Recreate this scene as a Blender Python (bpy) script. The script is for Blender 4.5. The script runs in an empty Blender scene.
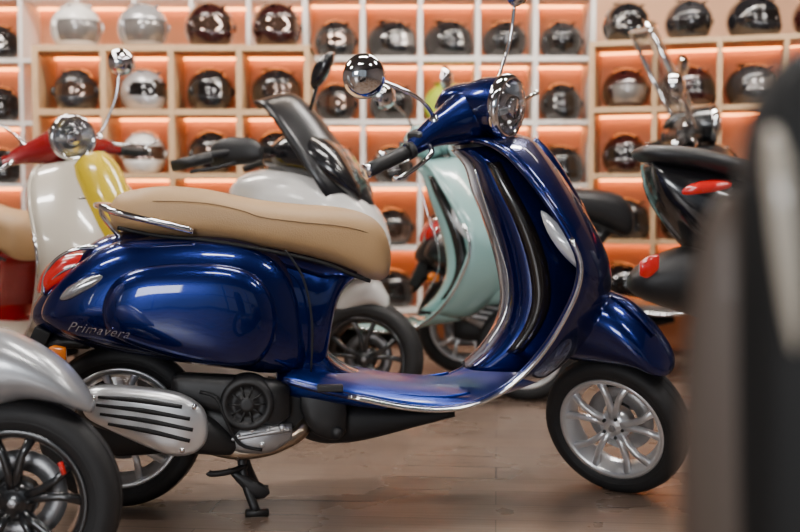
import bpy, bmesh, math, random
from math import sin, cos, pi, radians, atan, tan
from mathutils import Vector, Matrix
random.seed(4)
F=1111.1; CH=0.93; PITCH=atan(66/F)
scene=bpy.context.scene
# ------------------------------------------------------------ materials
def mat(name,col,rough=.5,metal=0,coat=0,emit=None,es=0,trans=0,noise=0,nscale=40,bump=0,coat_r=.03,alpha=1,spec=None,bscale=None):
    m=bpy.data.materials.new(name); m.use_nodes=True
    nt=m.node_tree; p=nt.nodes['Principled BSDF']
    p.inputs['Base Color'].default_value=(*col,1)
    p.inputs['Roughness'].default_value=rough
    p.inputs['Metallic'].default_value=metal
    p.inputs['Coat Weight'].default_value=coat
    p.inputs['Coat Roughness'].default_value=coat_r
    p.inputs['Transmission Weight'].default_value=trans
    p.inputs['Alpha'].default_value=alpha
    if spec is not None: p.inputs['Specular IOR Level'].default_value=spec
    if emit:
        p.inputs['Emission Color'].default_value=(*emit,1); p.inputs['Emission Strength'].default_value=es
    if noise or bump:
        tc=nt.nodes.new('ShaderNodeTexCoord'); n=nt.nodes.new('ShaderNodeTexNoise')
        n.inputs['Scale'].default_value=nscale; n.inputs['Detail'].default_value=3
        nt.links.new(tc.outputs['Object'],n.inputs['Vector'])
        if noise:
            mx=nt.nodes.new('ShaderNodeMix'); mx.data_type='RGBA'
            mx.inputs[6].default_value=(*[c*(1-noise) for c in col],1); mx.inputs[7].default_value=(*[min(1,c*(1+noise)) for c in col],1)
            nt.links.new(n.outputs['Fac'],mx.inputs[0]); nt.links.new(mx.outputs[2],p.inputs['Base Color'])
        if bump:
            b=nt.nodes.new('ShaderNodeBump'); b.inputs['Strength'].default_value=bump; b.inputs['Distance'].default_value=.002
            if bscale:
                n2=nt.nodes.new('ShaderNodeTexNoise'); n2.inputs['Scale'].default_value=bscale
                nt.links.new(tc.outputs['Object'],n2.inputs['Vector']); nt.links.new(n2.outputs['Fac'],b.inputs['Height'])
            else: nt.links.new(n.outputs['Fac'],b.inputs['Height'])
            nt.links.new(b.outputs['Normal'],p.inputs['Normal'])
    return m
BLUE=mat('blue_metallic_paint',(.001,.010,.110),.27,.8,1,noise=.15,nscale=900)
BLUEF=mat('blue_metallic_floor_highlight',(.004,.035,.30),.34,.85,.45,noise=.15,nscale=900,coat_r=.10)  # same body paint, with the floorboard's highlight put into a brighter base colour
SILVERP=mat('silver_paint',(.42,.43,.45),.3,.5,1)
RED=mat('red_paint',(.30,.005,.007),.25,.2,1)
YEL=mat('yellow_paint',(.68,.48,.01),.25,.0,1)
CREAM=mat('cream_paint',(.62,.56,.46),.25,.0,1)
MINT=mat('mint_paint',(.30,.52,.50),.25,.0,1)
WHITEP=mat('white_paint',(.75,.73,.7),.25,0,1)
BLACKP=mat('black_gloss_paint',(.008,.008,.01),.2,0,1)
SCREENP=mat('dark_tinted_screen',(.008,.008,.010),.3,0,.15,coat_r=.2)
MATB=mat('matte_black_paint',(.006,.006,.006),.7)
DARKP=mat('dark_grey_paint',(.012,.013,.015),.3,.2,1)
GREIGE=mat('bronze_grey_paint',(.10,.07,.052),.55,.1,.05)
CHROME=mat('chrome',(.86,.87,.89),.06,1)
ALU=mat('alloy_silver',(.78,.79,.81),.28,.75)
ALUD=mat('cast_aluminium',(.42,.42,.43),.4,.85,bump=.3,nscale=300)
STEEL=mat('heated_steel',(.45,.36,.27),.3,1,noise=.3,nscale=30)
TYRE=mat('tyre_rubber',(.013,.013,.014),.62,bump=.25,nscale=250)
PLAST=mat('black_plastic',(.014,.014,.015),.45,bump=.2,nscale=500)
DPLAST=mat('deep_black_plastic',(.006,.006,.007),.6)  # near-black plastic for underbody, hoses, seams and slots
SHADEB=mat('inner_panel_shade',(.012,.009,.008),.22,0,.8)  # black colour for the shaded recess of the body-coloured inner panel
TAN=mat('tan_leather',(.50,.31,.15),.5,bump=.35,nscale=260,noise=.05)
TANS=mat('tan_stitching',(.30,.18,.085),.6)
BSEAT=mat('black_vinyl',(.02,.02,.022),.42,bump=.3,nscale=260)
REDL=mat('red_lens',(.5,.01,.01),.1,0,1,emit=(1,.02,.01),es=.15)
AMB=mat('amber_lens',(.9,.22,.01),.15,0,1,emit=(1,.2,0),es=.1)
CLEAR=mat('clear_lens',(.75,.78,.82),.12,.3,1)
LENSG=mat('smoke_clear_lens',(.38,.37,.38),.12,.6,1)
GLASS=mat('glass',(.95,.97,1),.02,0,0,trans=1)
SMOKE=mat('smoked_screen',(.10,.09,.085),.05,0,1,alpha=.35)
REFL=mat('reflector',(.8,.81,.83),.18,1)
# ------------------------------------------------------------ geometry helpers
def cr(pts,n=4,closed=False):
    pts=[tuple(p) for p in pts]; m=len(pts); out=[]
    rng=m if closed else m-1
    for i in range(rng):
        g=(lambda k: pts[k%m]) if closed else (lambda k: pts[max(0,min(m-1,k))])
        p0,p1,p2,p3=g(i-1),g(i),g(i+1),g(i+2)
        for j in range(n):
            t=j/n
            out.append(tuple(.5*((2*b)+(c-a)*t+(2*a-5*b+4*c-d)*t*t+(-a+3*b-3*c+d)*t**3) for a,b,c,d in zip(p0,p1,p2,p3)))
    if not closed: out.append(pts[-1])
    return out
class Rig:
    def __init__(s,name,O=(0,0,0),yaw=0,steer=0):
        s.e=bpy.data.objects.new(name,None); scene.collection.objects.link(s.e)
        s.e.location=O; s.e.rotation_euler=(0,0,yaw); s.e.empty_display_size=.2
        s.O=Vector(O); s.f=Vector((cos(yaw),sin(yaw),0)); s.r=Vector((sin(yaw),-cos(yaw),0))
        s.T=Matrix.Identity(4)
    def S(s,px,py,lat=0.):
        # side-view drafting plane at lateral offset lat (towards the scooter's right), metres
        x=(px-400)/F; y=(266-py)/F
        d=Vector((x,cos(PITCH)+y*sin(PITCH),-sin(PITCH)+y*cos(PITCH)))
        C=Vector((0,0,CH)); t=(s.O+s.r*lat-C).dot(s.r)/d.dot(s.r); P=C+d*t-s.O
        return Vector((P.dot(s.f),-lat,P.z+s.O.z))
    def mesh(s,name,vs,fs,m,smooth=True,mods=(),recalc=True):
        me=bpy.data.meshes.new(name); me.from_pydata([s.T@Vector(v) for v in vs],[],fs)
        bm=bmesh.new(); bm.from_mesh(me)
        bmesh.ops.remove_doubles(bm,verts=bm.verts,dist=1e-5)
        if recalc: bmesh.ops.recalc_face_normals(bm,faces=bm.faces)
        bm.to_mesh(me); bm.free()
        for p in me.polygons: p.use_smooth=smooth
        me.materials.append(m)
        o=bpy.data.objects.new(name,me); scene.collection.objects.link(o); o.parent=s.e
        for t,k in mods:
            md=o.modifiers.new(t,t)
            for a,b in k.items(): setattr(md,a,b)
        return o
    def loft(s,name,rings,m,cap=True,closed=True,**k):
        n=len(rings[0]); vs=[p for r in rings for p in r]; fs=[]
        for i in range(len(rings)-1):
            for j in range(n if closed else n-1):
                a=i*n+j; b=i*n+(j+1)%n; fs.append((a,b,b+n,a+n))
        if cap and closed:
            for base,r in ((0,rings[0]),((len(rings)-1)*n,rings[-1])):
                c=sum((Vector(p) for p in r),Vector())/n; vs.append(c); ci=len(vs)-1
                for j in range(n): fs.append((base+j,base+(j+1)%n,ci))
        return s.mesh(name,vs,fs,m,**k)
    def hull(s,name,st,m,e=2.4,n=28,sub=4,yc=0,flat=0,**k):
        # st: (x, ztop, zbot, halfwidth)
        rings=[]
        for (x,zt,zb,w) in cr(st,sub):
            w=max(w,.002); h=max((zt-zb)/2,.002); zc=(zt+zb)/2; r=[]
            for j in range(n):
                a=2*pi*j/n; ca,sa=cos(a),sin(a)
                r.append((x,yc+w*math.copysign(abs(ca)**(2/e),ca),zc+h*math.copysign(abs(sa)**(2/e),sa)))
            rings.append(r)
        return s.loft(name,rings,m,**k)
    def phull(s,name,st,m,lat=0,S=None,**k):
        S=S or s.S; o=[]
        for (px,pt,pb,w) in st:
            a=S(px,pt,lat); b=S(px,pb,lat); o.append(((a.x+b.x)/2,a.z,b.z,w))
        return s.hull(name,o,m,yc=-lat,**k)
    def tube(s,name,pts,r,m,n=10,sub=4,closed=False,**k):
        P=[(*Vector(p)[:3], (r if not isinstance(r,(list,tuple)) else r[i])) for i,p in enumerate(pts)]
        P=cr(P,sub,closed) if sub>1 else P
        V=[Vector(p[:3]) for p in P]; rings=[]; up=None; L=len(V)
        for i in range(L):
            a=V[(i-1)%L] if closed else V[max(0,i-1)]; b=V[(i+1)%L] if closed else V[min(L-1,i+1)]
            t=(b-a).normalized()
            if up is None: up=t.orthogonal().normalized()
            up=(up-t*up.dot(t)).normalized(); q=t.cross(up)
            rings.append([V[i]+(up*cos(2*pi*j/n)+q*sin(2*pi*j/n))*P[i][3] for j in range(n)])
        if closed: rings.append(rings[0])
        return s.loft(name,rings,m,cap=not closed,**k)
    def rev(s,name,c,prof,m,axis='y',n=48,closed=False,**k):
        # prof: (radius, offset along axis)
        c=Vector(c); rings=[]
        if isinstance(axis,Vector): ax=axis.normalized(); u_=ax.orthogonal().normalized(); v_=ax.cross(u_)
        for i in range(n+1):
            a=2*pi*i/n; r=[]
            for (R,o) in prof:
                if isinstance(axis,Vector): v=ax*o+(u_*cos(a)+v_*sin(a))*R
                elif axis=='y': v=Vector((R*cos(a),o,R*sin(a)))
                elif axis=='x': v=Vector((o,R*cos(a),R*sin(a)))
                else: v=Vector((R*cos(a),R*sin(a),o))
                r.append(c+v)
            rings.append(r)
        return s.loft(name,rings,m,cap=False,closed=closed,**k)
    def pillow(s,name,xz,l0,l1,m,side=-1,e=2.4,rings=10,sub=4,**k):
        # xz closed outline (x,z), bulging from |y|=l0 to l1
        o=cr(xz,sub,True); cx=sum(p[0] for p in o)/len(o); cz=sum(p[1] for p in o)/len(o); R=[]
        for i in range(rings+1):
            a=(pi/2)*i/rings; sc=cos(a)**(2/e) if i<rings else 0.0; l=l0+(l1-l0)*sin(a)**(2/e)
            R.append([(cx+(p[0]-cx)*sc,side*l,cz+(p[1]-cz)*sc) for p in o])
        return s.loft(name,R,m,cap=False,**k)
    def box(s,name,c,d,m,bev=.004,rot=None):
        vs=[]
        for x in(-1,1):
            for y in(-1,1):
                for z in(-1,1):
                    v=Vector((x*d[0]/2,y*d[1]/2,z*d[2]/2))
                    if rot: v=rot@v
                    vs.append(v+Vector(c))
        fs=[(0,1,3,2),(4,6,7,5),(0,4,5,1),(2,3,7,6),(0,2,6,4),(1,5,7,3)]
        return s.mesh(name,vs,fs,m,smooth=False,mods=(('BEVEL',{'width':bev,'segments':2}),) if bev else ())
def wheel(b,nm,c,R=.233,rr=.168,w=.115,rim=ALU,face=-1,spokes=5,tm=TYRE):
    c=Vector(c); g=R-rr
    pr=[(rr-.004,-.36*w),(rr+.1*g,-.43*w),(rr+.42*g,-.5*w),(rr+.72*g,-.47*w),(rr+.9*g,-.36*w),(R-.003,-.2*w),(R,0)]
    pr=pr+[(a,-o) for a,o in pr[-2::-1]]
    b.rev(nm+'_tyre',c,cr(pr,2),tm,n=64)
    for gi in (-.13,.13):
        b.rev(nm+'_tread_groove',c,[(R-.0005,(gi-.02)*w),(R+.0012,gi*w),(R-.0005,(gi+.02)*w)],DPLAST,n=48)
    for f in (-1,1):
        b.rev(nm+'_sidewall_ring',c,[(rr+.3*g,f*.47*w),(rr+.34*g,f*.505*w),(rr+.38*g,f*.49*w)],tm,n=48)
    pr=[(rr+.006,-.42*w),(rr+.002,-.445*w),(rr-.008,-.43*w),(rr-.014,-.36*w),(rr-.022,-.1*w),(rr-.03,.1*w),(rr-.02,.3*w),(rr-.008,.43*w),(rr+.002,.445*w),(rr+.006,.42*w),(rr-.003,.3*w),(rr-.005,-.3*w)]
    b.rev(nm+'_rim',c,pr+[pr[0]],rim,n=64)
    y0=face*.3*w
    for i in range(spokes):
        a0=2*pi*i/spokes+.3
        for da in (-.16,.16):
            rings=[]
            for (r,aa,hw,hy) in ((.03,a0+da*.9,.011,.014),(.07,a0+da*.9,.0095,.013),(.11,a0+da*1.15,.009,.011),(rr-.008,a0+da*1.75,.012,.012)):
                u=Vector((cos(aa),0,sin(aa))); t=Vector((-sin(aa),0,cos(aa))); yy=Vector((0,y0*(.6 if r<.05 else .8 if r<.09 else .95),0))
                q=c+u*r+yy
                rings.append([q+t*hw*ca+Vector((0,hy*sa,0)) for ca,sa in ((-1,-.6),(-.6,-1),(.6,-1),(1,-.6),(1,.6),(.6,1),(-.6,1),(-1,.6))])
            b.loft(nm+'_spoke',rings,rim)
    f=face
    b.rev(nm+'_hub',c,[(.0,f*.036),(.018,f*.038),(.022,f*.034),(.03,f*.032),(.046,f*.026),(.05,f*.01),(.05,-f*.03),(0,-f*.03)],rim,n=32)
    for i in range(5):
        a=2*pi*i/5
        b.rev(nm+'_bolt',c+Vector((cos(a)*.034,0,sin(a)*.034)),[(0,f*.04),(.005,f*.04),(.006,f*.026)],PLAST,n=8)
    b.rev(nm+'_axle_nut',c,[(0,f*.048),(.01,f*.046),(.012,f*.036)],ALUD,n=6,smooth=False)
    b.rev(nm+'_brake_disc',c,[(.06,-f*.03),(.11,-f*.03),(.11,-f*.034),(.06,-f*.034),(.06,-f*.03)],ALUD,n=40)
# ------------------------------------------------------------ reference scooter frame
HYAW=radians(7); HO=(.682,3.49,0)
class Dr(Rig):
    def __init__(s,O,yaw):
        s.O=Vector(O); s.f=Vector((cos(yaw),sin(yaw),0)); s.r=Vector((sin(yaw),-cos(yaw),0))
REF=Dr(HO,HYAW); S=REF.S
def sgn_pts(pts,sd): return [Vector((p[0],p[1]*sd,p[2])) for p in pts]
def classic_scooter(name,O,yaw,steer,body,shield=None,head=None,seat=TAN,fender=None,rack=False,screen=False,horn=None,hr=1,floorm=None):
    shield=shield or body; head=head or body; fender=fender or shield
    b=Rig(name,O,yaw)
    P=lambda px,py,l=0: S(px,py,l)
    # ---- rear body
    b.phull('rear_body',[(33,310,319,.02),(38,300,325,.05),(50,285,332,.09),(66,268,338,.12),(85,250,344,.14),(105,236,349,.15),(140,229,355,.16),(190,228,362,.165),(240,232,368,.165),(280,242,372,.155),(305,250,374,.145),(322,256,372,.135),(333,259,312,.125),(343,263,288,.11),(355,268,277,.08)],body,S=S,e=2.8)
    outer=[(36,313),(46,293),(70,268),(100,248),(130,239),(190,236),(245,241),(280,258),(300,290),(308,330),(305,370),(270,377),(230,372),(160,360),(100,349),(60,338),(40,325)]
    inner=[(112,338),(100,318),(103,296),(118,277),(146,266),(196,263),(240,268),(266,286),(277,316),(272,348),(252,367),(212,367),(160,356)]
    for sd in (-1,1):
        o=[(P(x,y,.19).x,P(x,y,.19).z) for x,y in outer]; i=[(P(x,y,.22).x,P(x,y,.22).z) for x,y in inner]
        b.pillow('side_cowl',o,.10,.212,body,sd,e=2.6,rings=12)
        b.pillow('cowl_blister',i,.175,.243,body,sd,e=3.2,rings=12)
    for sd in (-1,1):
        b.tube('cowl_seam',sgn_pts([P(285,250,.17),P(303,278,.17),P(312,322,.17),P(311,372,.165)],sd),.0035,DPLAST,n=6)
    # ---- seat
    b.phull('seat',[(112,210,218,.04),(115,201,226,.09),(124,193,231,.125),(145,188,234,.145),(170,186,236,.152),(205,189,239,.158),(235,195,242,.162),(262,200,247,.166),(300,204,254,.162),(330,206,262,.15),(354,210,272,.135),(371,217,279,.118),(382,228,279,.095),(388,243,273,.06),(390,255,264,.025)],seat,S=S,e=2.9,n=36)
    for sd in (1,-1):
        b.tube('seat_piping',sgn_pts([P(120,203,.105),P(160,201,.15),P(205,203,.158),P(240,210,.163),(P(262,217,.168)),P(300,222,.163),P(340,226,.148),P(368,233,.12),P(384,246,.08)],sd),.0022,TANS if seat==TAN else BSEAT,n=6)
        b.tube('seat_base_trim',sgn_pts([P(118,228,.12),P(160,236,.148),P(205,240,.155),P(260,249,.16),P(320,262,.15),P(350,274,.13),P(370,281,.108)],sd),.006,DPLAST,n=8)
    # ---- grab rail
    pts=[P(193,231,.165),P(165,224,.175),P(135,217,.175),P(112,211,.15),P(101,206,.10),P(97,205,0)]
    b.tube('grab_rail',pts+[Vector((p.x,-p.y,p.z)) for p in pts[-2::-1]],.0095,CHROME,n=12)
    for sd in (1,-1):
        b.tube('grab_rail_bracket',sgn_pts([P(101,207,.1),P(103,216,.09),P(116,232,.08),P(126,240,.07)],sd),.008,CHROME)
    # ---- rear light cluster
    b.phull('tail_lamp',[(40,285,293,.04),(46,270,292,.08),(56,259,290,.10),(72,251,284,.11),(96,249,268,.10),(104,248,256,.07)],REDL,S=S,e=3)
    for sd in (1,-1):
        b.tube('tail_lamp_bezel',sgn_pts([P(43,295,.08),P(45,276,.085),P(56,260,.10),P(74,250,.11),P(98,247,.10)],sd),.006,CHROME)
        b.tube('tail_lamp_divider',sgn_pts([P(47,284,.09),P(62,272,.108),P(84,262,.113)],sd),.004,CHROME)
    for sd in (-1,1):
        q=[(P(x,y,.18).x,P(x,y,.18).z) for x,y in ((58,300),(66,288),(86,277),(108,271),(112,275),(100,285),(84,293),(68,301))]
        b.pillow('rear_turn_signal',q,.15,.196,LENSG,sd,rings=6,e=3.2)
    b.box('license_plate_holder',P(40,345)+Vector((0,0,0)),(.05,.16,.12),DPLAST,rot=Matrix.Rotation(radians(25),3,'Y'))
    b.phull('rear_mudguard',[(28,372,378,.05),(40,340,372,.06),(60,332,350,.07),(90,335,348,.07)],PLAST,S=S)
    b.phull('side_marker',[(47,349,357,.012),(54,345,361,.02),(66,347,360,.012)],AMB,S=S,lat=.13)
    # ---- drivetrain
    cw=P(122,425); cw.y=0
    wheel(b,'rear',cw,R=.243,rr=.175,w=.12)
    b.phull('swingarm_case',[(95,400,450,.03),(120,395,455,.045),(180,388,450,.05),(240,380,440,.055),(290,382,436,.05),(318,392,425,.03)],PLAST,S=S,lat=.09,e=3.5)
    b.phull('gearbox_case',[(95,400,450,.03),(120,395,455,.045),(200,385,450,.05),(290,382,436,.05)],ALUD,S=S,lat=-.13,e=3.5)
    b.phull('air_filter_box',[(172,378,392,.03),(180,373,404,.045),(210,374,410,.05),(245,376,420,.05),(276,380,424,.045),(290,386,415,.02)],PLAST,S=S,lat=.16,e=3.6)
    fc=P(247,403,.20)
    b.rev('cooling_fan_cover',fc,[(0,-.03),(.012,-.034),(.022,-.03),(.03,-.016),(.048,-.012),(.055,-.024),(.066,-.03),(.076,-.02),(.08,.02),(.08,.06)],PLAST,n=40)
    for i in range(10):
        a=2*pi*i/10; u=Vector((cos(a),0,sin(a)))
        b.tube('fan_rib',[fc+u*.02+Vector((0,-.028,0)),fc+u*.052+Vector((0,-.022,0))],.0028,PLAST,n=6,sub=1)
    b.phull('engine_case',[(225,428,446,.03),(240,424,452,.05),(270,420,452,.05),(292,424,440,.03)],ALUD,S=S,lat=.15,e=3)
    for q in ((238,436),(252,430),(268,430),(282,428),(262,444)):
        b.rev('case_bolt',P(q[0],q[1],.2),[(0,-.008),(.008,-.008),(.009,.02)],ALU,n=8)
    b.tube('case_rib',[P(230,440,.2),P(250,436,.205),P(275,432,.205),P(290,430,.19)],.006,ALUD)
    b.tube('brake_hose',[P(200,392,.215),P(216,398,.225),P(226,420,.225),P(240,444,.21),P(262,450,.2)],.005,DPLAST)
    b.phull('cylinder_shroud',[(196,405,430,.03),(206,402,440,.045),(232,410,440,.05),(245,420,438,.03)],PLAST,S=S,lat=.15,e=3.5)
    b.phull('under_chassis',[(268,378,392,.08),(290,380,425,.11),(312,388,438,.12),(335,396,440,.12),(365,398,436,.12),(410,402,424,.11),(450,402,414,.09)],DPLAST,S=S,e=3)
    b.phull('front_mount',[(300,385,410,.02),(312,383,432,.03),(335,390,440,.03),(346,398,432,.02)],PLAST,S=S,lat=.14,e=2.6)
    b.rev('kick_cap',P(337,433,.17),[(0,-.012),(.016,-.01),(.02,.02)],PLAST,n=20)
    # exhaust
    mp=[P(86,398,.21),P(92,402,.21),P(120,410,.21),(P(165,422,.21)),P(195,432,.2),P(216,440,.19),P(232,446,.17)]
    b.tube('muffler',mp,[.03,.056,.066,.068,.062,.045,.028],PLAST,n=24)
    sh=[(80,402),(85,391),(105,387),(150,390),(180,396),(200,408),(207,424),(206,443),(194,455),(172,458),(140,446),(105,430),(84,418)]
    b.pillow('muffler_heat_shield',[(P(x,y,.28).x,P(x,y,.28).z) for x,y in sh],.235,.29,ALU,-1,e=4)
    for (x0,y0,x1,y1) in ((98,397,182,407),(96,405,190,419),(100,414,193,430),(108,424,190,441)):
        b.tube('heat_shield_slot',[P(x0,y0,.286),P((x0+x1)/2,(y0+y1)/2-1.5,.288),P(x1,y1,.286)],[.004,.0075,.0055],DPLAST,n=10)
    for q in ((93,398),(194,407),(182,450)):
        b.rev('heat_shield_bolt',P(*q,.28),[(0,-.008),(.007,-.007),(.008,.01)],CHROME,n=10)
    b.tube('exhaust_pipe',[P(214,448,.17),P(235,452,.165),P(262,450,.165),P(285,442,.16),P(302,430,.14),P(308,412,.08)],.022,STEEL,n=16)
    b.rev('exhaust_clamp',P(238,452,.16),[(.024,-.008),(.026,0),(.024,.008)],CHROME,n=16,axis='x')
    # centre stand
    for sd in (1,-1):
        b.tube('centre_stand_leg',sgn_pts([P(246,440,.10),P(242,462,.11),P(246,485,.125),Vector((P(256,500,.14).x,-.14,.018))],sd),[.016,.014,.013,.014],PLAST,n=12)
        ft=P(256,500,.14); b.tube('centre_stand_foot',sgn_pts([Vector((ft.x-.03,-.15,.016)),Vector((ft.x+.035,-.135,.012))],sd),.012,PLAST,sub=1)
    b.tube('centre_stand_crossbar',[P(246,464,.11),P(246,464,-.11)],.013,PLAST,sub=1)
    b.tube('centre_stand_pedal',[P(246,466,.11),P(228,472,.16),P(212,474,.17),P(208,472,.17)],.009,PLAST)
    b.pillow('centre_stand_bracket',[(P(x,y,.13).x,P(x,y,.13).z) for x,y in ((228,468),(262,484),(270,494),(256,500),(236,482))],.12,.14,PLAST,-1,sub=2)
    # ---- leg shield and floor board as one pressed sheet
    rows_px=[((472,140),.09,(516,136)),((488,143),.15,(530,142)),((508,155),.21,(541,156)),((529,178),.255,(556,178)),((551,208),.285,(576,210)),((569,237),.30,(592,240)),((579,262),.305,(601,266)),((577,286),.30,(601,292)),((566,312),.29,(592,320)),((549,341),.275,(570,346)),((527,368),.26,(542,370)),((500,391),.25,(508,382)),((468,405),.245,(470,384)),((435,409),.242,(432,381)),((400,406),.24,(395,378)),((360,398),.238,(358,372)),((320,390),.235,(325,366)),((283,380),.22,(295,362))]
    dense=cr([(e[0],e[1],w,c[0],c[1]) for e,w,c in rows_px],3)
    rows=[];edge=[]
    for (ex,ey,w,cx_,cy_) in dense:
        E=P(ex,ey,w); C=P(cx_,cy_,0); row=[]
        for k in range(-12,13):
            t=k/12; q=abs(t)**2.6; row.append((C.x+(E.x-C.x)*q,-w*t,C.z+(E.z-C.z)*q))
        rows.append(row); edge.append(E)
    n=25
    def sheet(nm,rs,m_):
        vs=[p for r in rs for p in r]
        fs=[(i*n+j,i*n+j+1,(i+1)*n+j+1,(i+1)*n+j) for i in range(len(rs)-1) for j in range(n-1)]
        b.mesh(nm,vs,fs,m_,mods=(('SOLIDIFY',{'thickness':.014,'offset':0}),))
    cut=31
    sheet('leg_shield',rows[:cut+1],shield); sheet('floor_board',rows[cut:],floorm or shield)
    for sd in (1,-1):
        b.tube('shield_rolled_edge',sgn_pts(edge,sd),.0095,shield,n=10,sub=1)
        b.tube('edge_chrome_trim',[p+Vector((.003,-.008*sd,-.003)) for p in sgn_pts(edge[15:47],sd)],.0068,CHROME,n=10,sub=1)
        b.tube('floor_mat_strip',sgn_pts([P(325,384,.19),P(360,389,.19),P(400,395,.19),P(440,397,.19),P(470,393,.19)],sd),.005,floorm or shield,n=8)
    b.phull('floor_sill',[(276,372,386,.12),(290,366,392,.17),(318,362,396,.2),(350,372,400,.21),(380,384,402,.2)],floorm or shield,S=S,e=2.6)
    b.phull('tunnel_riser',[(300,330,380,.12),(318,335,382,.12),(330,352,384,.12),(345,364,388,.11),(365,372,390,.1)],body,S=S,e=2.4)
    b.box('footrest_tab',P(330,388,.235),(.075,.03,.02),PLAST)
    # knee side inner panel
    inner=[((452,150),(510,145),.08),((466,165),(530,160),.12),((474,190),(548,185),.14),((484,215),(566,210),.15),((494,245),(583,240),.15),((501,275),(592,266),.145),((503,300),(592,294),.14),((497,325),(580,320),.13),((482,348),(560,346),.12),((462,366),(530,368),.10)]
    def inner_panel(nm,m_,u0,u1,dw,src):
        rings=[]
        for (bx,by,fx,fy,w) in cr([(*a,*c,w) for a,c,w in src],3):
            A_=P(bx,by,0); C=P(fx,fy,0); r=[]; w=w+dw
            for j in range(28):
                a=2*pi*j/28; ca,sa=cos(a),sin(a); u=.5+.5*math.copysign(abs(ca)**.62,ca)
                q=A_.lerp(C,u0+u*(u1-u0)); r.append((q.x,-w*math.copysign(abs(sa)**.6,sa),q.z))
            rings.append(r)
        b.loft(nm,rings,m_)
    inner_panel('inner_glovebox_panel',shield,0,.86,0,inner)
    inner_panel('inner_shade_band',SHADEB,.16,.46,.012,inner[1:-1])  # dark band painting in the recess shade and dark reflection, not a separate part
    b.tube('glovebox_seam',[P(x,y,.14)+Vector((0,-.008,0)) for x,y in ((474,168),(484,200),(495,235),(506,270),(508,298),(501,322),(486,345))],.003,CHROME,n=6)
    # front turn signals, horn cover
    for sd in (1,-1):
        q=[P(*p) for p in ((543,212,.24),(556,222,.255),(572,242,.262),(583,262,.262),(584,270,.262),(576,266,.275),(562,252,.28),(549,232,.27))]
        q=sgn_pts(q,sd); c=sum(q,Vector())/len(q)+Vector((.012,-.018*sd,0))
        qq=[Vector(p) for p in cr(q,3,True)]
        R=[[c+(p-c)*s_+Vector((.0,-h*sd,0)) for p in qq] for s_,h in ((1.05,-.01),(1.0,.006),(.8,.014),(.4,.018),(.01,.019))]
        b.loft('front_turn_signal',R,CLEAR,cap=False)
    b.tube('horn_cover',[P(530,142),P(546,162),P(567,196),P(586,232),P(598,262)],[.026*hr,.032*hr,.032*hr,.028*hr,.018*hr],horn or shield,n=16)
    A=P(468,120); rake=radians(26); ux=Vector((-sin(rake),0,cos(rake)))
    b.tube('steering_neck',[A-ux*.13,A-ux*.02],[.065,.052],PLAST,n=24,sub=1)
    # ---- steered assembly
    b.T=Matrix.Translation(A)@Matrix.Rotation(-steer,4,ux)@Matrix.Translation(-A)
    wc=Vector((.006,0,.229))
    wheel(b,'front',wc)
    W=lambda x,z,w: (wc.x+x-.018,wc.z+z[0]+.03,wc.z+z[1]+.03,w)
    b.hull('front_fender',[W(-.285,(.205,.16),.03),W(-.27,(.24,.145),.06),W(-.225,(.285,.15),.08),W(-.18,(.33,.17),.092),W(-.12,(.385,.18),.10),W(-.05,(.41,.188),.104),W(.03,(.39,.195),.102),W(.10,(.335,.2),.096),W(.15,(.275,.19),.084),W(.18,(.235,.185),.06),W(.192,(.21,.188),.03)],fender,e=2.5)
    b.tube('fender_crest',[wc+Vector((x-.018,0,z+.03)) for x,z in ((.0,.4),(.05,.385),(.10,.343),(.14,.30))],[.006,.012,.011,.005],fender,n=10)
    b.tube('front_fork_arm',[wc+Vector((0,.075,0)),wc+Vector((-.05,.085,.08)),wc+Vector((-.07,.06,.2)),wc+Vector((-.12,.0,.4)),A-ux*.5],.022,PLAST,n=12)
    b.tube('front_damper',[wc+Vector((.03,.085,.02)),wc+Vector((-.0,.085,.22))],.02,ALUD,n=12,sub=1)
    rings=[]; k_=.88
    hs=[(-.275,-.055,-.03,.024,.024),(-.24,-.045,-.018,.03,.031),(-.18,-.028,0,.044,.046),(-.125,-.008,.008,.064,.062),(-.085,.006,.012,.085,.078),(-.045,.015,.018,.098,.09),(0,.018,.02,.103,.094)]
    hs=hs+[(-y,a,c,d,e) for y,a,c,d,e in hs[-2::-1]]
    for (y,cx_,cz,rx,rz) in cr(hs,3):
        rings.append([A+Vector((cx_+k_*rx*cos(2*pi*j/28),y,cz+k_*rz*sin(2*pi*j/28))) for j in range(28)])
    b.loft('handlebar_cowl',rings,head)
    hc=A+Vector((.065,0,.05)); sc=.93
    def hp(pr): return [(r*sc,o) for r,o in pr]
    b.rev('headlamp_bucket',hc,hp([(.07,-.06),(.09,-.01),(.096,.04),(.098,.055)]),head,axis='x')
    b.rev('headlamp_bezel',hc,hp([(.097,.05),(.106,.056),(.108,.072),(.101,.086),(.09,.087),(.086,.08)]),CHROME,axis='x')
    b.rev('headlamp_reflector',hc,hp([(.088,.08),(.07,.06),(.04,.045),(.0,.04)]),REFL,axis='x')
    b.rev('headlamp_glass',hc,hp([(.089,.08),(.075,.095),(.045,.106),(.0,.11)]),GLASS,axis='x')
    b.box('headlamp_led_bar',hc+Vector((.072,0,0)),(.02,.14,.018),CLEAR)
    b.rev('headlamp_led_hood',hc+Vector((.055,0,0)),[(.032,.0),(.032,.03),(.025,.034),(0,.034)],CHROME,axis='x',n=24)
    b.hull('instrument_pod',[tuple([A.x-.1,A.z+.05,A.z+.03,.03]),(A.x-.07,A.z+.095,A.z+.03,.05),(A.x-.02,A.z+.112,A.z+.04,.058),(A.x+.04,A.z+.115,A.z+.05,.05),(A.x+.09,A.z+.11,A.z+.06,.03)],head)
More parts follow.
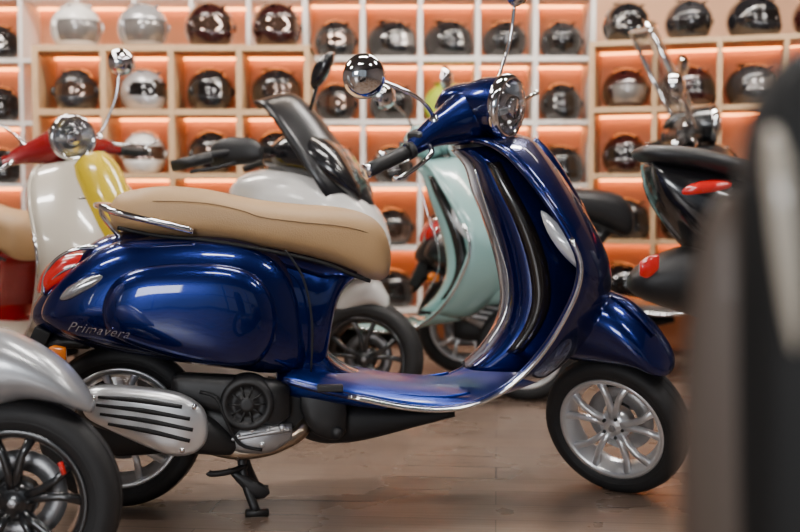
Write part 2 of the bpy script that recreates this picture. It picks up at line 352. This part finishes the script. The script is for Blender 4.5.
    for sd in (-1,1):
        g=lambda x,y,z: A+Vector((x,y*sd,z))
        b.tube('grip',[g(-.05,.265,-.028),g(-.075,.32,-.04),g(-.105,.405,-.052)],[.0205,.0215,.0205],PLAST,n=16,sub=2)
        b.tube('grip_end',[g(-.105,.405,-.052),g(-.109,.415,-.053)],.0225,CHROME,n=16,sub=1)
        b.tube('grip_collar',[g(-.046,.255,-.026),g(-.052,.272,-.029)],.026,PLAST,n=16,sub=1)
        b.tube('brake_lever',[g(-.01,.22,-.02),g(.015,.25,-.035),g(0,.31,-.06),g(-.025,.36,-.078),g(-.03,.385,-.075)] if sd==-1 else [g(-.01,.22,-.0),g(.03,.25,-.005),g(.035,.32,-.01),g(.03,.38,-.012),g(.035,.41,-.008)],[.009,.008,.007,.007,.009],CHROME,n=8)
        b.box('switch_block',g(-.05,.215,-.005),(.05,.055,.05),PLAST,bev=.012)
        if sd==-1:
            mc=g(-.10,.385,.215); st=[g(-.02,.165,.04),g(-.02,.19,.08),g(-.035,.24,.13),g(-.085,.33,.19),mc+Vector((0,.02,-.01))]
            ax=Vector((cos(radians(-30)),sin(radians(-30)),.12)); R_=.064
        else:
            mc=g(.035,.30,.355); st=[g(.0,.16,.04),g(.01,.19,.09),g(.025,.25,.2),g(.03,.28,.31)]; ax=Vector((1,0,0)); R_=.062
        b.tube('mirror_stem',st,.0062,CHROME,n=10)
        b.rev('mirror_shell',mc,[(.0,.034),(R_*.5,.03),(R_*.82,.018),(R_*.97,.0),(R_,-.012)],CHROME,axis=ax,n=32)
        b.rev('mirror_glass',mc,[(.0,-.011),(R_*.98,-.011)],REFL,axis=ax,n=32)
        b.rev('mirror_stem_base',g(-.02,.165,.045) if sd==-1 else g(.0,.16,.045),[(.016,-.015),(.014,.005),(.006,.012)],CHROME,axis='z',n=16)
    if rack:
        for z in (0,.03,.06):
            b.tube('front_rack_bar',[A+Vector((.16,-.13,-.2-z)),A+Vector((.3,-.11,-.2-z)),A+Vector((.3,.11,-.2-z)),A+Vector((.16,.13,-.2-z))],.006,CHROME)
    if screen:
        rows=[]
        for i in range(9):
            z=.02+.5*i/8; x=.1-.25*i/8; w=.2+.08*sin(pi*i/8*.8)
            rows.append([tuple(A+Vector((x-.08*(j/6)**2,w*j/6,z))) for j in range(-6,7)])
        vs=[p for r in rows for p in r]; fs=[(i*13+j,i*13+j+1,(i+1)*13+j+1,(i+1)*13+j) for i in range(8) for j in range(12)]
        b.mesh('windscreen',vs,fs,SMOKE,mods=(('SOLIDIFY',{'thickness':.004}),))
        b.tube('windscreen_rim',[Vector(r[0]) for r in rows]+[Vector(p) for p in rows[-1][1:]]+[Vector(r[-1]) for r in rows[-2::-1]],.011,CHROME,sub=1)
    b.T=Matrix.Identity(4)
    return b
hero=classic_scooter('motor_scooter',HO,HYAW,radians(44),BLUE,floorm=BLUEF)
def text(b,body,loc,size,ang=0,rz=0,m=CHROME):
    c=bpy.data.curves.new('badge','FONT'); c.body=body; c.size=size; c.shear=.5; c.extrude=.0008; c.offset=-.0002; c.space_character=1.15
    o=bpy.data.objects.new('script_badge',c); scene.collection.objects.link(o); o.parent=b.e; o.location=loc
    o.rotation_euler=(radians(90),ang,rz); c.materials.append(m); return o
text(hero,'Primavera',S(67,330,.2)+Vector((0,-.006,0)),.038,ang=radians(7),rz=radians(-12))

# ------------------------------------------------------------ other classic scooters
def place(px,depth): return ((px-400)/F*depth,depth,0)
classic_scooter('motor_scooter.001',place(526,5.15),radians(-14),radians(0),MINT,seat=BSEAT)
k=classic_scooter('motor_scooter.002',place(133,4.4),radians(-40),radians(18),RED,shield=CREAM,head=RED,rack=True,horn=YEL,hr=3.2,fender=YEL); k.e.scale=(.97,.97,.97)
k=classic_scooter('motor_scooter.003',(2.0,5.85,0),radians(0),radians(5),DARKP,seat=BSEAT,screen=True); k.e.scale=(1.08,1.08,1.08)

# ------------------------------------------------------------ white maxi scooter
m=Rig('touring_scooter',place(368,4.75),radians(-14)); Q=m.S
c=Q(366,345); wheel(m,'front',(c.x,0,.25),R=.25,rr=.18,w=.13,rim=DARKP)
m.phull('front_fender',[(338,300,315,.03),(345,288,316,.06),(360,277,310,.075),(376,278,306,.07),(388,296,312,.03)],WHITEP)
m.phull('front_fairing',[(238,186,198,.10),(250,174,214,.16),(275,168,235,.2),(305,168,255,.22),(335,176,272,.22),(360,192,280,.19),(378,212,275,.13),(388,235,262,.05)],WHITEP,e=2.6)
m.phull('lower_body',[(60,250,330,.1),(100,235,370,.16),(180,240,380,.17),(260,232,385,.18),(310,240,370,.16),(330,255,330,.1)],WHITEP)
m.phull('seat',[(40,225,240,.08),(60,212,245,.13),(120,212,250,.15),(180,222,258,.16),(230,232,262,.12)],BSEAT)
c=Q(90,365); wheel(m,'rear',(c.x,0,.25),R=.25,rr=.18,w=.14,rim=DARKP)
m.phull('chassis',[(90,360,390,.08),(200,360,400,.1),(330,330,390,.1)],DPLAST)
rows=[]
for (px,py,w) in cr([(288,93,.10),(300,97,.15),(318,115,.19),(340,145,.215),(360,175,.21),(374,204,.16)],4):
    c=Q(px,py); rows.append([(c.x-.12*abs(k/8)**2,w*k/8,c.z-.04*abs(k/8)**2) for k in range(-8,9)])
m.mesh('screen_and_nose',[p for r in rows for p in r],[(i*17+j,i*17+j+1,(i+1)*17+j+1,(i+1)*17+j) for i in range(len(rows)-1) for j in range(16)],SCREENP,mods=(('SOLIDIFY',{'thickness':.012}),))
m.phull('dash_cowl',[(270,150,168,.1),(290,135,178,.16),(315,130,185,.18),(345,150,195,.18),(366,185,205,.12)],BLACKP)
hb=[Q(178,164,.36),Q(205,156,.33),Q(238,151,.26),Q(268,150,.14),Q(285,150,0)]
m.tube('handlebar',hb+[Vector((p.x,-p.y,p.z)) for p in hb[-2::-1]],.016,PLAST)
m.tube('grip',[Q(172,166,.37),Q(212,157,.33)],.024,PLAST,sub=1)
m.tube('brake_lever',[Q(236,162,.28),Q(215,168,.33),Q(190,172,.37)],.008,PLAST)
m.phull('control_housing',[(212,146,166,.02),(225,138,166,.035),(250,138,164,.035),(262,146,160,.02)],PLAST,lat=.26)
c=Q(322,72,.2)
m.hull('mirror_shell',[(c.x-.05,c.z-.04,c.z-.05,.01),(c.x-.03,c.z+.03,c.z-.07,.03),(c.x+.02,c.z+.075,c.z-.02,.04),(c.x+.05,c.z+.08,c.z+.05,.02)],BLACKP,yc=-.2)
m.tube('mirror_stem',[c+Vector((-.02,0,-.05)),Q(310,110,.2)],.008,BLACKP,sub=1)
q=[(Q(x,y,.2).x,Q(x,y,.2).z) for x,y in ((330,205),(352,214),(374,236),(370,244),(350,234))]
m.pillow('headlamp',q,.15,.215,CLEAR,-1)

# ------------------------------------------------------------ black maxi scooter at right (tail towards us)
m=Rig('touring_scooter.001',place(800,4.05),radians(12)); Q=m.S
m.phull('seat',[(637,150,156,.05),(650,145,164,.1),(690,148,172,.14),(730,158,184,.16),(790,170,200,.17),(860,170,205,.15)],BSEAT)
m.phull('tail_body',[(646,160,168,.05),(656,162,205,.09),(690,166,250,.14),(730,175,280,.17),(790,190,300,.18),(880,200,310,.18),(950,220,300,.1)],BLACKP)
m.phull('tail_lamp',[(664,191,199,.09),(672,182,200,.125),(692,178,197,.152),(710,179,192,.158)],REDL)
m.phull('side_panel',[(630,276,290,.03),(645,262,300,.08),(690,245,315,.13),(740,260,330,.15),(800,280,340,.15)],PLAST)
c=Q(770,400); wheel(m,'rear',(c.x,0,.255),R=.255,rr=.18,w=.14,rim=DARKP)
c=Q(1130,400); wheel(m,'front',(c.x,0,.25),R=.25,rr=.18,w=.12,rim=DARKP)
m.phull('chassis',[(760,330,400,.08),(850,330,420,.12),(980,330,420,.12),(1060,300,400,.1)],DPLAST)
m.phull('front_fairing',[(960,300,420,.1),(1000,120,400,.2),(1060,100,330,.22),(1110,180,300,.12)],BLACKP)
m.phull('rear_turn_signal',[(640,262,276,.01),(648,256,278,.018),(658,254,270,.01)],REDL,lat=.1)

# ------------------------------------------------------------ silver scooter front wheel, left foreground
m=Rig('motor_scooter.004',place(14,2.55),radians(4)); Q=m.S
c=Q(17,505); wheel(m,'front',(c.x,0,.235),R=.24,rr=.168,w=.11,rim=DARKP)
m.tube('tyre_marking',[Q(60,462,.06),Q(64,474,.06)],.006,REDL,sub=1)
m.phull('front_fender',[(-130,345,420,.05),(-100,330,420,.085),(-50,322,412,.095),(0,328,404,.095),(30,340,398,.09),(60,360,402,.08),(80,382,408,.065),(92,400,412,.03)],SILVERP)
m.tube('fork_leg',[Q(17,505,-.075),Q(-30,420,-.08),Q(-120,250,-.05)],.02,PLAST)
m.phull('front_shield',[(-420,160,400,.1),(-300,40,470,.28),(-210,60,430,.3),(-130,150,380,.2),(-105,250,330,.08)],SILVERP)
m.phull('floor_body',[(-900,380,500,.12),(-700,300,520,.17),(-620,430,520,.16),(-300,430,500,.16)],SILVERP)
c=Q(-640,505); wheel(m,'rear',(c.x,0,.235),R=.235,rr=.165,w=.12,rim=DARKP)

# ------------------------------------------------------------ blurred scooter, right foreground
m=Rig('touring_scooter.002',(.44,.80,0),radians(0)); Q=m.S
m.phull('front_fairing',[(722,300,560,.015),(735,170,650,.03),(752,90,800,.05),(785,50,950,.06),(840,30,1050,.065),(920,10,1100,.065),(1000,60,900,.05)],MATB,e=2.2)
m.tube('cream_stripe',[Q(772,130,.052),Q(779,170,.064),Q(786,240,.068),Q(792,310,.07),Q(795,350,.068)],[.004,.009,.009,.006,.002],CREAM,n=16)
m.phull('side_shell',[(682,360,520,.006),(694,250,700,.012),(708,205,850,.018),(726,192,950,.024),(750,230,950,.02)],GREIGE,e=2.2)
m.phull('body',[(760,850,1250,.07),(900,850,1350,.1),(1300,850,1350,.12),(1700,850,1300,.1)],BLACKP)
c=Q(800,1250); wheel(m,'front',(c.x,0,.24),R=.24,rr=.17,w=.11)
c=Q(2200,1250); wheel(m,'rear',(c.x,0,.24),R=.24,rr=.17,w=.11)
m.phull('tail_body',[(1500,500,1200,.1),(1800,420,1200,.13),(2300,420,1100,.12),(2500,500,900,.06)],BLACKP)

# ------------------------------------------------------------ room
def quad(name,vs,m_):
    me=bpy.data.meshes.new(name); me.from_pydata(vs,[],[(0,1,2,3)]); me.materials.append(m_)
    o=bpy.data.objects.new(name,me); scene.collection.objects.link(o); return o
def boxo(name,x0,x1,y0,y1,z0,z1,m_,bev=0,parent=None):
    vs=[(x,y,z) for x in(x0,x1) for y in(y0,y1) for z in(z0,z1)]
    me=bpy.data.meshes.new(name); me.from_pydata(vs,[],[(0,1,3,2),(4,6,7,5),(0,4,5,1),(2,3,7,6),(0,2,6,4),(1,5,7,3)])
    me.materials.append(m_); o=bpy.data.objects.new(name,me); scene.collection.objects.link(o)
    if bev:
        md=o.modifiers.new('b','BEVEL'); md.width=bev; md.segments=2
    if parent: o.parent=parent
    return o
fm=bpy.data.materials.new('oak_plank_floor'); fm.use_nodes=True; nt=fm.node_tree; p=nt.nodes['Principled BSDF']
N=nt.nodes.new; L=nt.links.new
tc=N('ShaderNodeTexCoord'); mp=N('ShaderNodeMapping'); mp.inputs['Rotation'].default_value=(0,0,radians(5))
br=N('ShaderNodeTexBrick'); br.inputs['Scale'].default_value=1; br.inputs['Brick Width'].default_value=1.7; br.inputs['Row Height'].default_value=.16
br.inputs['Mortar Size'].default_value=.0022; br.inputs['Color1'].default_value=(.215,.148,.110,1); br.inputs['Color2'].default_value=(.170,.120,.092,1); br.inputs['Mortar'].default_value=(.07,.05,.04,1)
L(tc.outputs['Object'],mp.inputs[0]); L(mp.outputs[0],br.inputs['Vector'])
m2=N('ShaderNodeMapping'); m2.inputs['Scale'].default_value=(1.5,22,1); L(mp.outputs[0],m2.inputs[0])
nz=N('ShaderNodeTexNoise'); nz.inputs['Scale'].default_value=3; nz.inputs['Detail'].default_value=8; L(m2.outputs[0],nz.inputs['Vector'])
n3=N('ShaderNodeTexNoise'); n3.inputs['Scale'].default_value=2.2; n3.inputs['Detail'].default_value=6; L(mp.outputs[0],n3.inputs['Vector'])
mr=N('ShaderNodeMapRange'); mr.inputs[3].default_value=.65; mr.inputs[4].default_value=1.35; L(nz.outputs[0],mr.inputs[0])
mx=N('ShaderNodeMix'); mx.data_type='RGBA'; mx.blend_type='MULTIPLY'; mx.inputs[0].default_value=1
L(br.outputs['Color'],mx.inputs[6]); L(mr.outputs[0],mx.inputs[7]); L(mx.outputs[2],p.inputs['Base Color'])
r2=N('ShaderNodeMapRange'); r2.inputs[1].default_value=.3; r2.inputs[2].default_value=.7; r2.inputs[3].default_value=.18; r2.inputs[4].default_value=.42; L(n3.outputs[0],r2.inputs[0]); L(r2.outputs[0],p.inputs['Roughness'])
bp=N('ShaderNodeBump'); bp.inputs['Strength'].default_value=.3; bp.inputs['Distance'].default_value=.003; L(nz.outputs[0],bp.inputs['Height']); L(bp.outputs[0],p.inputs['Normal'])
quad('floor',[(-6,-5,0),(6,-5,0),(6,7.7,0),(-6,7.7,0)],fm)
wallm=mat('plaster_wall',(.7,.40,.24),.8,bump=.2,nscale=60)
wall2=mat('painted_side_wall',(.25,.21,.2),.8,bump=.2,nscale=60)
ceilm=mat('ceiling_paint',(.10,.09,.085),.9,bump=.1,nscale=40)
quad('wall_back',[(-6,7.6,0),(6,7.6,0),(6,7.6,3.4),(-6,7.6,3.4)],wallm)
quad('wall_left',[(-6,-5,0),(-6,7.6,0),(-6,7.6,3.4),(-6,-5,3.4)],wall2)
quad('wall_right',[(6,-5,0),(6,7.6,0),(6,7.6,3.4),(6,-5,3.4)],wall2)
quad('ceiling',[(-6,-5,3.4),(6,-5,3.4),(6,7.6,3.4),(-6,7.6,3.4)],ceilm)
frm=mat('window_frame_grey',(.1,.1,.1),.5)
wf=bpy.data.objects.new('window_1',None); scene.collection.objects.link(wf)
for i in range(6):
    boxo('mullion',-6+i*2.4-.04,-6+i*2.4+.04,-5.05,-4.95,0,3.4,frm,parent=wf)
for z in (0,1.0,3.32): boxo('transom',-6,6,-5.04,-4.96,z,z+.08,frm,parent=wf)
# lamps
lm=mat('lamp_diffuser',(1,1,1),.5,emit=(1,.95,.9),es=92)
for i,(x,y,ln,wd) in enumerate(((-2.6,1.2,.8,.14),(0.1,1.2,.8,.14),(2.8,1.2,.8,.14),(-2.2,3.4,.9,.16),(0.1,3.4,.9,.16),(2.4,3.4,.9,.16),(-2.2,5.4,1.2,.14),(1.0,5.4,1.2,.14))):
    e=bpy.data.objects.new('ceiling_light' if i==0 else 'ceiling_light.%03d'%i,None); scene.collection.objects.link(e)
    boxo('housing',x-ln/2-.02,x+ln/2+.02,y-wd/2-.02,y+wd/2+.02,3.3,3.395,frm,parent=e)
    boxo('diffuser',x-ln/2,x+ln/2,y-wd/2,y+wd/2,3.28,3.3,lm,parent=e)
# ------------------------------------------------------------ shelving
whiteb=mat('white_laminate',(.80,.76,.72),.45)
wood=mat('light_oak_veneer',(.54,.35,.19),.5,noise=.15,nscale=12)
led=mat('orange_led_strip',(1,.5,.2),.5,emit=(1,.33,.08),es=15)
GL=mat('orange_glow_panel',(.68,.33,.18),.6,emit=(1,.25,.06),es=.05)  # orange strip glow put into the panel's colour and faint emission
def shelf(name,x0,nc,pw,z0,nr,ph,yf,dep,t,m_,gl,yaw=0):
    e=bpy.data.objects.new(name,None); scene.collection.objects.link(e); e.location=(x0,yf,0); e.rotation_euler=(0,0,yaw)
    W=nc*pw
    for i in range(nc+1): boxo('upright',i*pw-t/2,i*pw+t/2,0,dep,z0 if z0>.05 else 0,z0+nr*ph+t/2,m_,.002,e)
    for i in (0,nc): boxo('leg',i*pw-t/2,i*pw+t/2,.02,dep-.02,0,z0,m_,.002,e)
    for j in range(nr+1):
        boxo('shelf_board',-t/2,W+t/2,.004,dep,z0+j*ph-t/2,z0+j*ph+t/2,m_,.002,e)
        if j: boxo('led_strip',.02,W-.02,dep-.03,dep-.018,z0+j*ph-t/2-.008,z0+j*ph-t/2,led,0,e)
    boxo('back_panel',0,W,dep,dep+.02,.02,z0+nr*ph,gl,0,e)
    return e
helm=bpy.data.objects.new('motorcycle_helmets',None); scene.collection.objects.link(helm)
hmats=[mat('helmet_black',(.008,.008,.01),.12,0,1),mat('helmet_graphite',(.03,.03,.034),.25,.3,1),mat('helmet_white',(.75,.73,.7),.2,0,1),mat('helmet_dark_red',(.12,.01,.01),.2,0,1),mat('helmet_silver',(.5,.5,.52),.25,.5,1),mat('helmet_maroon_black',(.03,.006,.006),.15,.2,1),mat('helmet_lime',(.45,.6,.02),.25,0,1)]
VIS=mat('visor',(.012,.010,.010),.04,.3,1); LIN=mat('helmet_lining',(.01,.01,.01),.9)
VISC=mat('visor_bronze',(.10,.06,.045),.06,.7,1)
VISS=mat('visor_light_smoke',(.25,.23,.22),.06,.5,1)
def helmet_mesh(kind):
    bm=bmesh.new(); bmesh.ops.create_uvsphere(bm,u_segments=40,v_segments=26,radius=1)
    me=bpy.data.meshes.new('helmet'); 
    for f in bm.faces: f.smooth=True
    for v in bm.verts:
        x,y,z=v.co
        fy=max(0,-y)
        if kind=='full':
            v.co.z=z*.98-(.12*fy if z<0 else 0)
            v.co.y=y*1.12-(.22*fy*max(0,-z+.1))
            v.co.x=x*(.9-.05*max(0,-z))
        else:
            v.co.z=z*.95; v.co.y=y*1.08; v.co.x=x*.92
    for v in bm.verts:
        if v.co.z<-.72: v.co.z=-.72+ (v.co.z+.72)*.1; 
    for f in bm.faces:
        c=f.calc_center_median()
        az=abs(math.atan2(c.x,-c.y))
        if kind=='full':
            if c.y<0 and az<1.25 and -.28+.1*az<c.z<.42-.12*az: f.material_index=1
        else:
            if c.y<0 and az<.95 and -.5<c.z<.22: f.material_index=1
        if c.z<-.715: f.material_index=2
    vf=[f for f in bm.faces if f.material_index==1]
    r=bmesh.ops.inset_region(bm,faces=vf,thickness=.03,depth=-.02)
    for f in r['faces']: f.material_index=2
    for v in bm.verts: v.co*=.135
    for (cx,cy,cz,sx,sy,sz) in ((.05,-.075,.105,.012,.03,.006),(-.05,-.075,.105,.012,.03,.006),(0,.05,.128,.05,.05,.008),(.118,-.035,.005,.012,.026,.026),(-.118,-.035,.005,.012,.026,.026)):
        q=bmesh.ops.create_uvsphere(bm,u_segments=12,v_segments=8,radius=1)
        for v in q['verts']: v.co=Vector((v.co.x*sx+cx,v.co.y*sy+cy,v.co.z*sz+cz))
        for v in q['verts']:
            for f in v.link_faces: f.smooth=True
    bm.to_mesh(me); bm.free(); return me
HM={}
def helmet(x,y,z,rz,mi,kind='full',vis=None,s=1.0):
    k=(kind,mi,vis)
    if k not in HM:
        me=helmet_mesh(kind); me.materials.append(hmats[mi]); me.materials.append(vis or VIS); me.materials.append(LIN); HM[k]=me
    o=bpy.data.objects.new('helmet',HM[k]); scene.collection.objects.link(o); o.parent=helm
    o.location=(x,y,z+.098*s); o.rotation_euler=(0,0,rz); o.scale=(s,s,s)
def fill(e,nc,pw,z0,nr,ph,t,yaw,off,skip=0,top=False,cols=None):
    for j in range(nr+(1 if top else 0)):
        for i in range(nc):
            if random.random()<skip and not (top and j==nr): continue
            lx=(i+.5)*pw; ly=.17
            x=e.location.x+cos(yaw)*lx-sin(yaw)*ly; y=e.location.y+sin(yaw)*lx+cos(yaw)*ly
            mi=random.choice(cols or [0,0,0,0,1,0,5])
            if (i,j)==(2,3) and cols is None: mi=6
            helmet(x,y,z0+j*ph+t/2+.002,random.uniform(.1,1.3)+off,mi,'full' if random.random()<.8 else 'open',random.choice([None,None,VISC,VISS]),1.06)
e=shelf('display_shelf',-.585,5,.355,.24,5,.39,6.9,.36,.03,whiteb,GL)
fill(e,5,.355,.24,5,.39,.026,0,-.2)
e=shelf('display_shelf.001',-2.72-.36,7,.3557,.24,5,.39,7.0,.36,.026,whiteb,GL)
for k,j in ((1,4),(1,3),(1,2),(1,1),(0,4),(0,3)):
    helmet(-3.08+(k+.5)*.3557,7.15,.24+j*.39+.015,.5,0)
e=shelf('wooden_display_shelf',-2.12,4,.395,.33,4,.37,6.5,.36,.034,wood,GL)
for i,(mi,kd,vv) in enumerate(((2,'open',VISS),(4,'open',VISS),(5,'full',VISC),(5,'full',VISC))):
    helmet(-2.12+(i+.5)*.395,6.67,.33+4*.37+.019,.5,mi,kd,vv,1.18)
cols=[[0,0,0,1],[1,5,0,0],[0,2,0,0],[1,4,0,0]]
for j in range(4):
    for i in range(4):
        helmet(-2.12+(i+.5)*.395,6.67,.33+j*.37+.019,random.uniform(-.1,.8),cols[j][i],'full',random.choice([VISC,None]),1.1)
yw=radians(-16)
e=shelf('wooden_display_shelf.001',1.12,5,.36,.30,4,.385,6.55,.36,.03,wood,GL,yw)
fill(e,5,.36,.30,4,.385,.03,yw,-.1,skip=.1,top=True,cols=[0,0,1,5])
# ------------------------------------------------------------ world, lights, camera
w=bpy.data.worlds.new('World'); scene.world=w; w.use_nodes=True
w.node_tree.nodes['Background'].inputs[0].default_value=(.8,.9,1,1); w.node_tree.nodes['Background'].inputs[1].default_value=.35
def area(name,loc,rot,sx,sy,e,col):
    l=bpy.data.lights.new(name,'AREA'); l.shape='RECTANGLE'; l.size=sx; l.size_y=sy; l.energy=e; l.color=col
    o=bpy.data.objects.new(name,l); scene.collection.objects.link(o); o.location=loc; o.rotation_euler=rot; return o
area('window_daylight',(-1.5,-4.8,2.0),(radians(80),0,0),2.4,1.4,220,(.95,.97,1))
for i,x in enumerate((-2.2,-.2,1.9)):
    area('shelf_fill_light',(x,5.4,3.2),(radians(42),0,0),1.2,.15,45,(1,.86,.72))  # added unseen fill lights that brighten the shelf boards
cam=bpy.data.cameras.new('Camera'); co=bpy.data.objects.new('Camera',cam); scene.collection.objects.link(co)
co.location=(0,0,CH); co.rotation_euler=(pi/2-PITCH,0,0); cam.sensor_width=36; cam.lens=50
cam.dof.use_dof=True; cam.dof.focus_distance=3.2; cam.dof.aperture_fstop=2.0; cam.clip_start=.05
scene.camera=co
